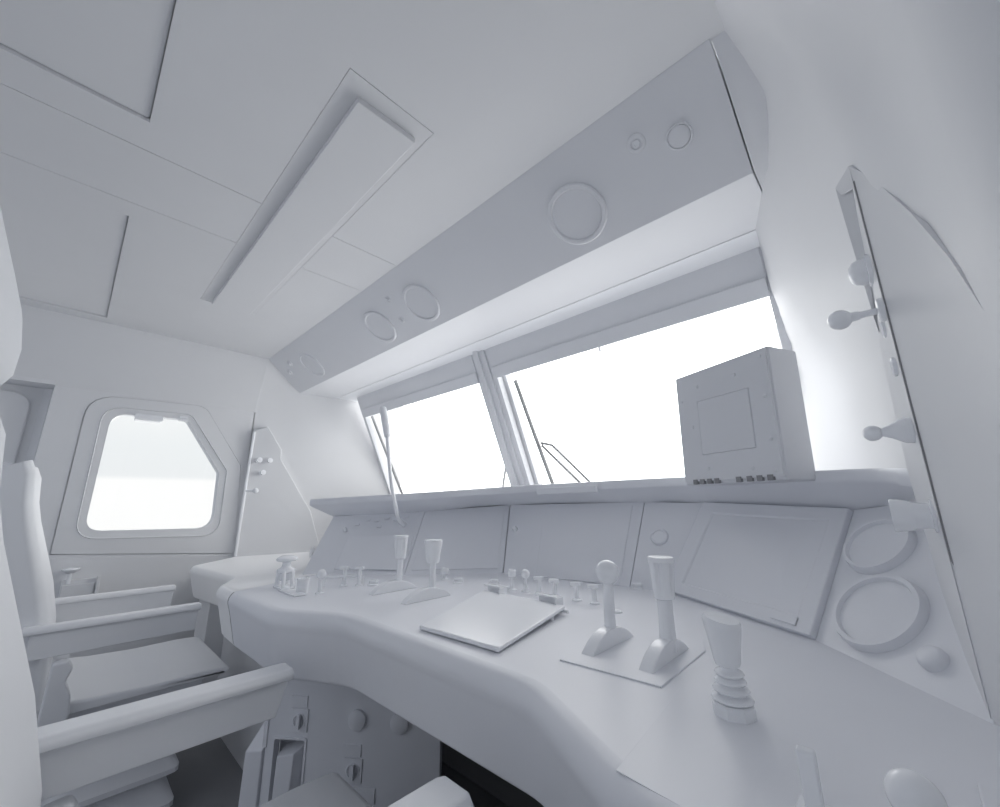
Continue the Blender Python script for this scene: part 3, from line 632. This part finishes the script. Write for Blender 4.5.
# ================================================================== SEATS
def armrest(y0, y1, x, w, z, seat, cut):
    b = B(); prism(b, [(x-w*.40, y0, z-.018), (x-w*.40, y1-.006, z-.018), (x-w*.40, y1-cut, z-.088), (x-w*.40, y0, z-.092)], (w*.72, 0, 0)); a = obj('armrest', b, SEAT, seat, bev=.003)
    b = B(); pr = [(-.5, -.021), (-.5, -.010), (-.36, .0), (.36, .0), (.5, -.010), (.5, -.021)]
    loops = [[V((x+u*w*k, y, z+h-(1-k)*.004)) for u, h in pr] for y, k in ((y0-.02, 1), (y1-.012, 1), (y1, .86))]
    bridge(b, loops, True, True, True); obj('pad', b, SEAT, a, bev=.004, segs=3)
def seat(xc, lab, head, arms):
    S = thing('driver_chair' if head else 'assistant_chair', (xc, .2, FLOOR), lab, 'seat', 'cab seats'); hw = .246 if head else .230
    front = [(-.125, .138), (-.098, .150), (-.082, .110), (-.072, .02), (-.055, -.05), (-.02, -.16), (.015, -.27), (.045, -.40), (.058, -.53), (.05, -.60)]
    bk = [(-.20, .142), (-.245, .11), (-.24, -.05), (-.21, -.27), (-.16, -.5), (-.12, -.60)]
    prof = front+bk[::-1]; b = B(); loops = []
    for x, k, dy in ((-hw, .86, -.02), (-hw+.012, .95, -.006), (-hw+.04, 1, 0), (-hw*.5, 1, -.010), (0, 1, -.014), (hw*.5, 1, -.010), (hw-.04, 1, 0), (hw-.012, .95, -.006), (hw, .86, -.02)):
        cy, cz = -.10, -.22
        loops.append([V((xc+x, (cy+(y-cy)*k)+(dy if i < 10 else 0), cz+(z-cz)*(1-(1-k)*.2))) for i, (y, z) in enumerate(prof)])
    bridge(b, loops, True, True, True); obj('backrest', b, SEAT, S, ang=50)
    # cushion
    b = B(); loops = []
    for u, k in ((-1, .0), (-.99, .6), (-.965, 1), (-.5, 1), (0, 1), (.5, 1), (.965, 1), (.99, .6), (1, 0)):
        x = xc+u*.268; e_ = .03*(1-k); top = [(.085, -.570), (.16, -.578), (.30, -.584), (.44, -.580), (.515, -.584), (.530, -.592)]
        low_ = [(.525, -.600), (.50, -.606), (.085, -.612)]
        loops.append([V((x, y-(e_*.5 if y > .4 else 0), z-(1-k)*.010*(1 if z > -.6 else -.4))) for y, z in top+low_])
    bridge(b, loops, True, True, True); obj('cushion', b, SEAT, S, ang=50)
    b = prism(B(), [(xc-.235, .09, -.614), (xc-.235, .46, -.614), (xc-.235, .44, -.69), (xc-.235, .09, -.69)], (.47, 0, 0)); obj('seat_pan', b, CONS, S, bev=.004)
    # torn-edged bolsters where the cushion meets the back
    for sx in (-1, 1):
        x = xc+sx*.272; pts = [(.045, -.66), (.05, -.455), (.085, -.452), (.098, -.475), (.088, -.51), (.105, -.55), (.112, -.60), (.10, -.64), (.112, -.66)]
        b = prism(B(), [(x-.02, y, z) for y, z in pts], (.04, 0, 0)); obj('bolster', b, SEAT, S, bev=.006)
    # suspension with bellows
    b = B(); loops = []
    for i in range(3):
        z = -.70-i*.100
        for hh, g in ((0, .80), (.060, 1.0), (.075, 1.0), (.098, .82)):
            fx, y0, y1 = .262*g, .11+.06*(1-g), .42*(.55+.45*g)
            loops.append([V((xc+p.x, p.y, z-hh)) for p in roundpoly([(-fx, y0), (fx, y0), (fx, y1), (-fx, y1)], .03, 3)])
    bridge(b, loops, True, True, True); obj('bellows', b, CONS, S, ang=30)
    b = box(B(), (xc-.23, .10, FLOOR), (xc+.23, .42, -1.005)); obj('floor_plate', b, CONS, S, bev=.004)
    for x0, w in arms: armrest(-.01, .408, xc+x0, w, -.347, S, .026 if head else .008)
    if head:
        b = B(); loops = []; pr = [(-.125, .178), (-.103, .180), (-.091, .205), (-.090, .25), (-.098, .30), (-.115, .355), (-.140, .415), (-.158, .450), (-.185, .468), (-.225, .465), (-.245, .43), (-.235, .30), (-.215, .21), (-.18, .182)]
        cy, cz = -.165, .32
        for x, k in ((-.265, .55), (-.262, .72), (-.25, .88), (-.225, .97), (-.17, 1), (0, 1), (.17, 1), (.225, .97), (.25, .88), (.262, .72), (.265, .55)):
            loops.append([V((xc+x, cy+(y-cy)*k, cz+(z-cz)*(1-(1-k)*.55))) for y, z in pr])
        bridge(b, loops, True, True, True); obj('headrest', b, SEAT, S, ang=60)
        for sx in (-.1, .1): obj('headrest_post', tube(B(), [(xc+sx, -.17, .10), (xc+sx, -.165, .24)], .008), FRAM, S)
    return S
seat(-.770, 'near high-backed seat with headrest at the left edge of the picture', True, ((-.283, .072), (.296, .076)))
seat(-2.195, 'far low-backed seat without headrest beside the side window', False, ((-.258, .050), (.253, .050)))

# ================================================================== FOOTWELL
L = thing('footwell_panel', (-1.25, .67, FLOOR), 'upright grey footwell panel with latches below the driver desk', 'panel')
PO, PD = V((-1.45, .52, 0)), V((.8, .6, 0)); PN = V((.6, -.8, 0))
def fp(t_, z, n=0): return PO+PD*t_+PN*n+V((0, 0, z))
def fslab(bm, t0, t1, z0, z1, n0, n1): return bridge(bm, [[fp(t_, z, n) for t_, z in ((t0, z0), (t1, z0), (t1, z1), (t0, z1))] for n in (n0, n1)], True, True, True)
b = B(); rc = [(.020, -1.01), (.020, -.655), (.120, -.655), (.122, -1.01)]
for t0, t1, z0, z1 in ((0, .020, FLOOR, -.41), (.121, .515, FLOOR, -.41), (.02, .121, -.655, -.41)): fslab(b, t0, t1, z0, z1, -.025, 0)
fslab(b, .01, .14, FLOOR, -.64, -.055, -.05); obj('sheet', b, DESK, L)
b = B(); pr = [(.030, -.665), (.030, -1.0), (.095, -1.0), (.095, -.670)]
bridge(b, [[fp(.030, -.690, -.045), fp(.030, -1.0, -.045), fp(.108, -1.0, -.045), fp(.110, -.672, -.045)], [fp(.036, -.700, .004), fp(.030, -1.0, .004), fp(.075, -1.0, .006), fp(.090, -.690, .006)]], True, True, True); obj('pocket_wedge', b, DESK, L, bev=.004)
b = B(); ring = roundpoly([(.018, -1.0), (.123, -1.0), (.123, -.651), (.018, -.651)], .008); ri = roundpoly([(.024, -.99), (.117, -.99), (.117, -.657), (.024, -.657)], .006)
bridge(b, [[fp(p.x, p.y, n) for p in R_] for R_, n in ((ring, -.001), (ring, .003), (ri, .003), (ri, -.02))], True); obj('pocket_frame', b, DESK, L)
for t0, z0 in ((.063, -.545), (.236, -.658)):
    obj('label_plate', fslab(B(), t0, t0+.052, z0-.031, z0, -.001, .003), DESK, L, bev=.001)
    la = obj('latch', fslab(B(), t0+.004, t0+.058, z0-.092, z0-.034, -.001, .004), DESK, L, bev=.001)
    M = fr(fp(t0+.032, z0-.063, .003), PN, (0, 0, 1)); b = lathe(B(), M, [(.020, 0), (.020, .003), (.017, .004), (.016, .001), (0, .001)], 28); box(b, (-.018, -.006, 0), (.018, .004, .012), M); obj('thumb_turn', b, DESK, la)
obj('label_plate', fslab(B(), .225, .335, -.795, -.760, -.001, .003), DESK, L, bev=.001)
for t0, z0 in ((.272, -.598), (.398, -.600)):
    obj('cable_grommet', lathe(B(), fr(fp(t0, z0), PN), [(.026, -.001), (.026, .009), (.023, .011), (0, .011)], 32), DESK, L)
b = B(); bridge(b, [[fp(-.004, z, n) for z, n in ((FLOOR, 0), (FLOOR, -.06), (-.42, -.06), (-.42, 0))], [fp(0.0, z, n) for z, n in ((FLOOR, 0), (FLOOR, -.06), (-.42, -.06), (-.42, 0))]], True, True, True)
fslab(b, -.012, 0, -.68, -.57, -.03, .004); obj('edge_flange', b, DESK, L, bev=.001)
L = thing('pedal_housing', fp(-.045, FLOOR), 'narrow slant-topped housing standing against the left edge of the footwell panel', 'housing')
b = B(); bridge(b, [[fp(-.072, FLOOR, .0), fp(-.012, FLOOR, .0), fp(-.012, -.690, .0), fp(-.066, -.695, .0)], [fp(-.072, FLOOR, -.08), fp(-.012, FLOOR, -.08), fp(-.012, -.60, -.085), fp(-.055, -.63, -.085)]], True, True, True)
obj('body', b, DESK, L, bev=.004)
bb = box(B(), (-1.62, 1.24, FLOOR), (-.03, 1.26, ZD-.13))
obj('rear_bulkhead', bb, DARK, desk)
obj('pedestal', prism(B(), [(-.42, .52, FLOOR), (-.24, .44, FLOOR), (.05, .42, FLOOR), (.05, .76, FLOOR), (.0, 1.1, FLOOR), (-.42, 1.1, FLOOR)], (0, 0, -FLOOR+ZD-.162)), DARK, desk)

# ================================================================== OUTSIDE THE WINDSCREEN
def wiper(pts_arm, blade, thin, lab, loc):
    L = thing('windscreen_wiper', loc, lab, 'wiper', 'windscreen wipers')
    if blade: obj('blade', tube(B(), blade, .010, 8), WIPE, L)
    for q in pts_arm: obj('arm', tube(B(), q, thin, 8), WIPE, L)
    return L
def WX(x, y, z): return V((x, y, z))
wiper([[WX(-1.282, 1.637, .298), WX(-1.219, 1.644, .281), WX(-1.043, 1.742, .067)], [WX(-1.282, 1.641, .287), WX(-1.10, 1.742, .067)]], [WX(-1.326, 1.495, .614), WX(-1.307, 1.608, .359), WX(-1.278, 1.770, .0)], .0065, 'parked wiper outside the right windscreen pane, with a linked arm', WX(-1.278, 1.77, 0))
wiper([[WX(-1.570, 1.680, .203), WX(-1.703, 1.770, .0)]], [WX(-2.753, 1.482, .644), WX(-2.722, 1.608, .364), WX(-2.680, 1.770, .0)], .0065, 'thin wiper outside the left windscreen pane', WX(-2.68, 1.77, 0))
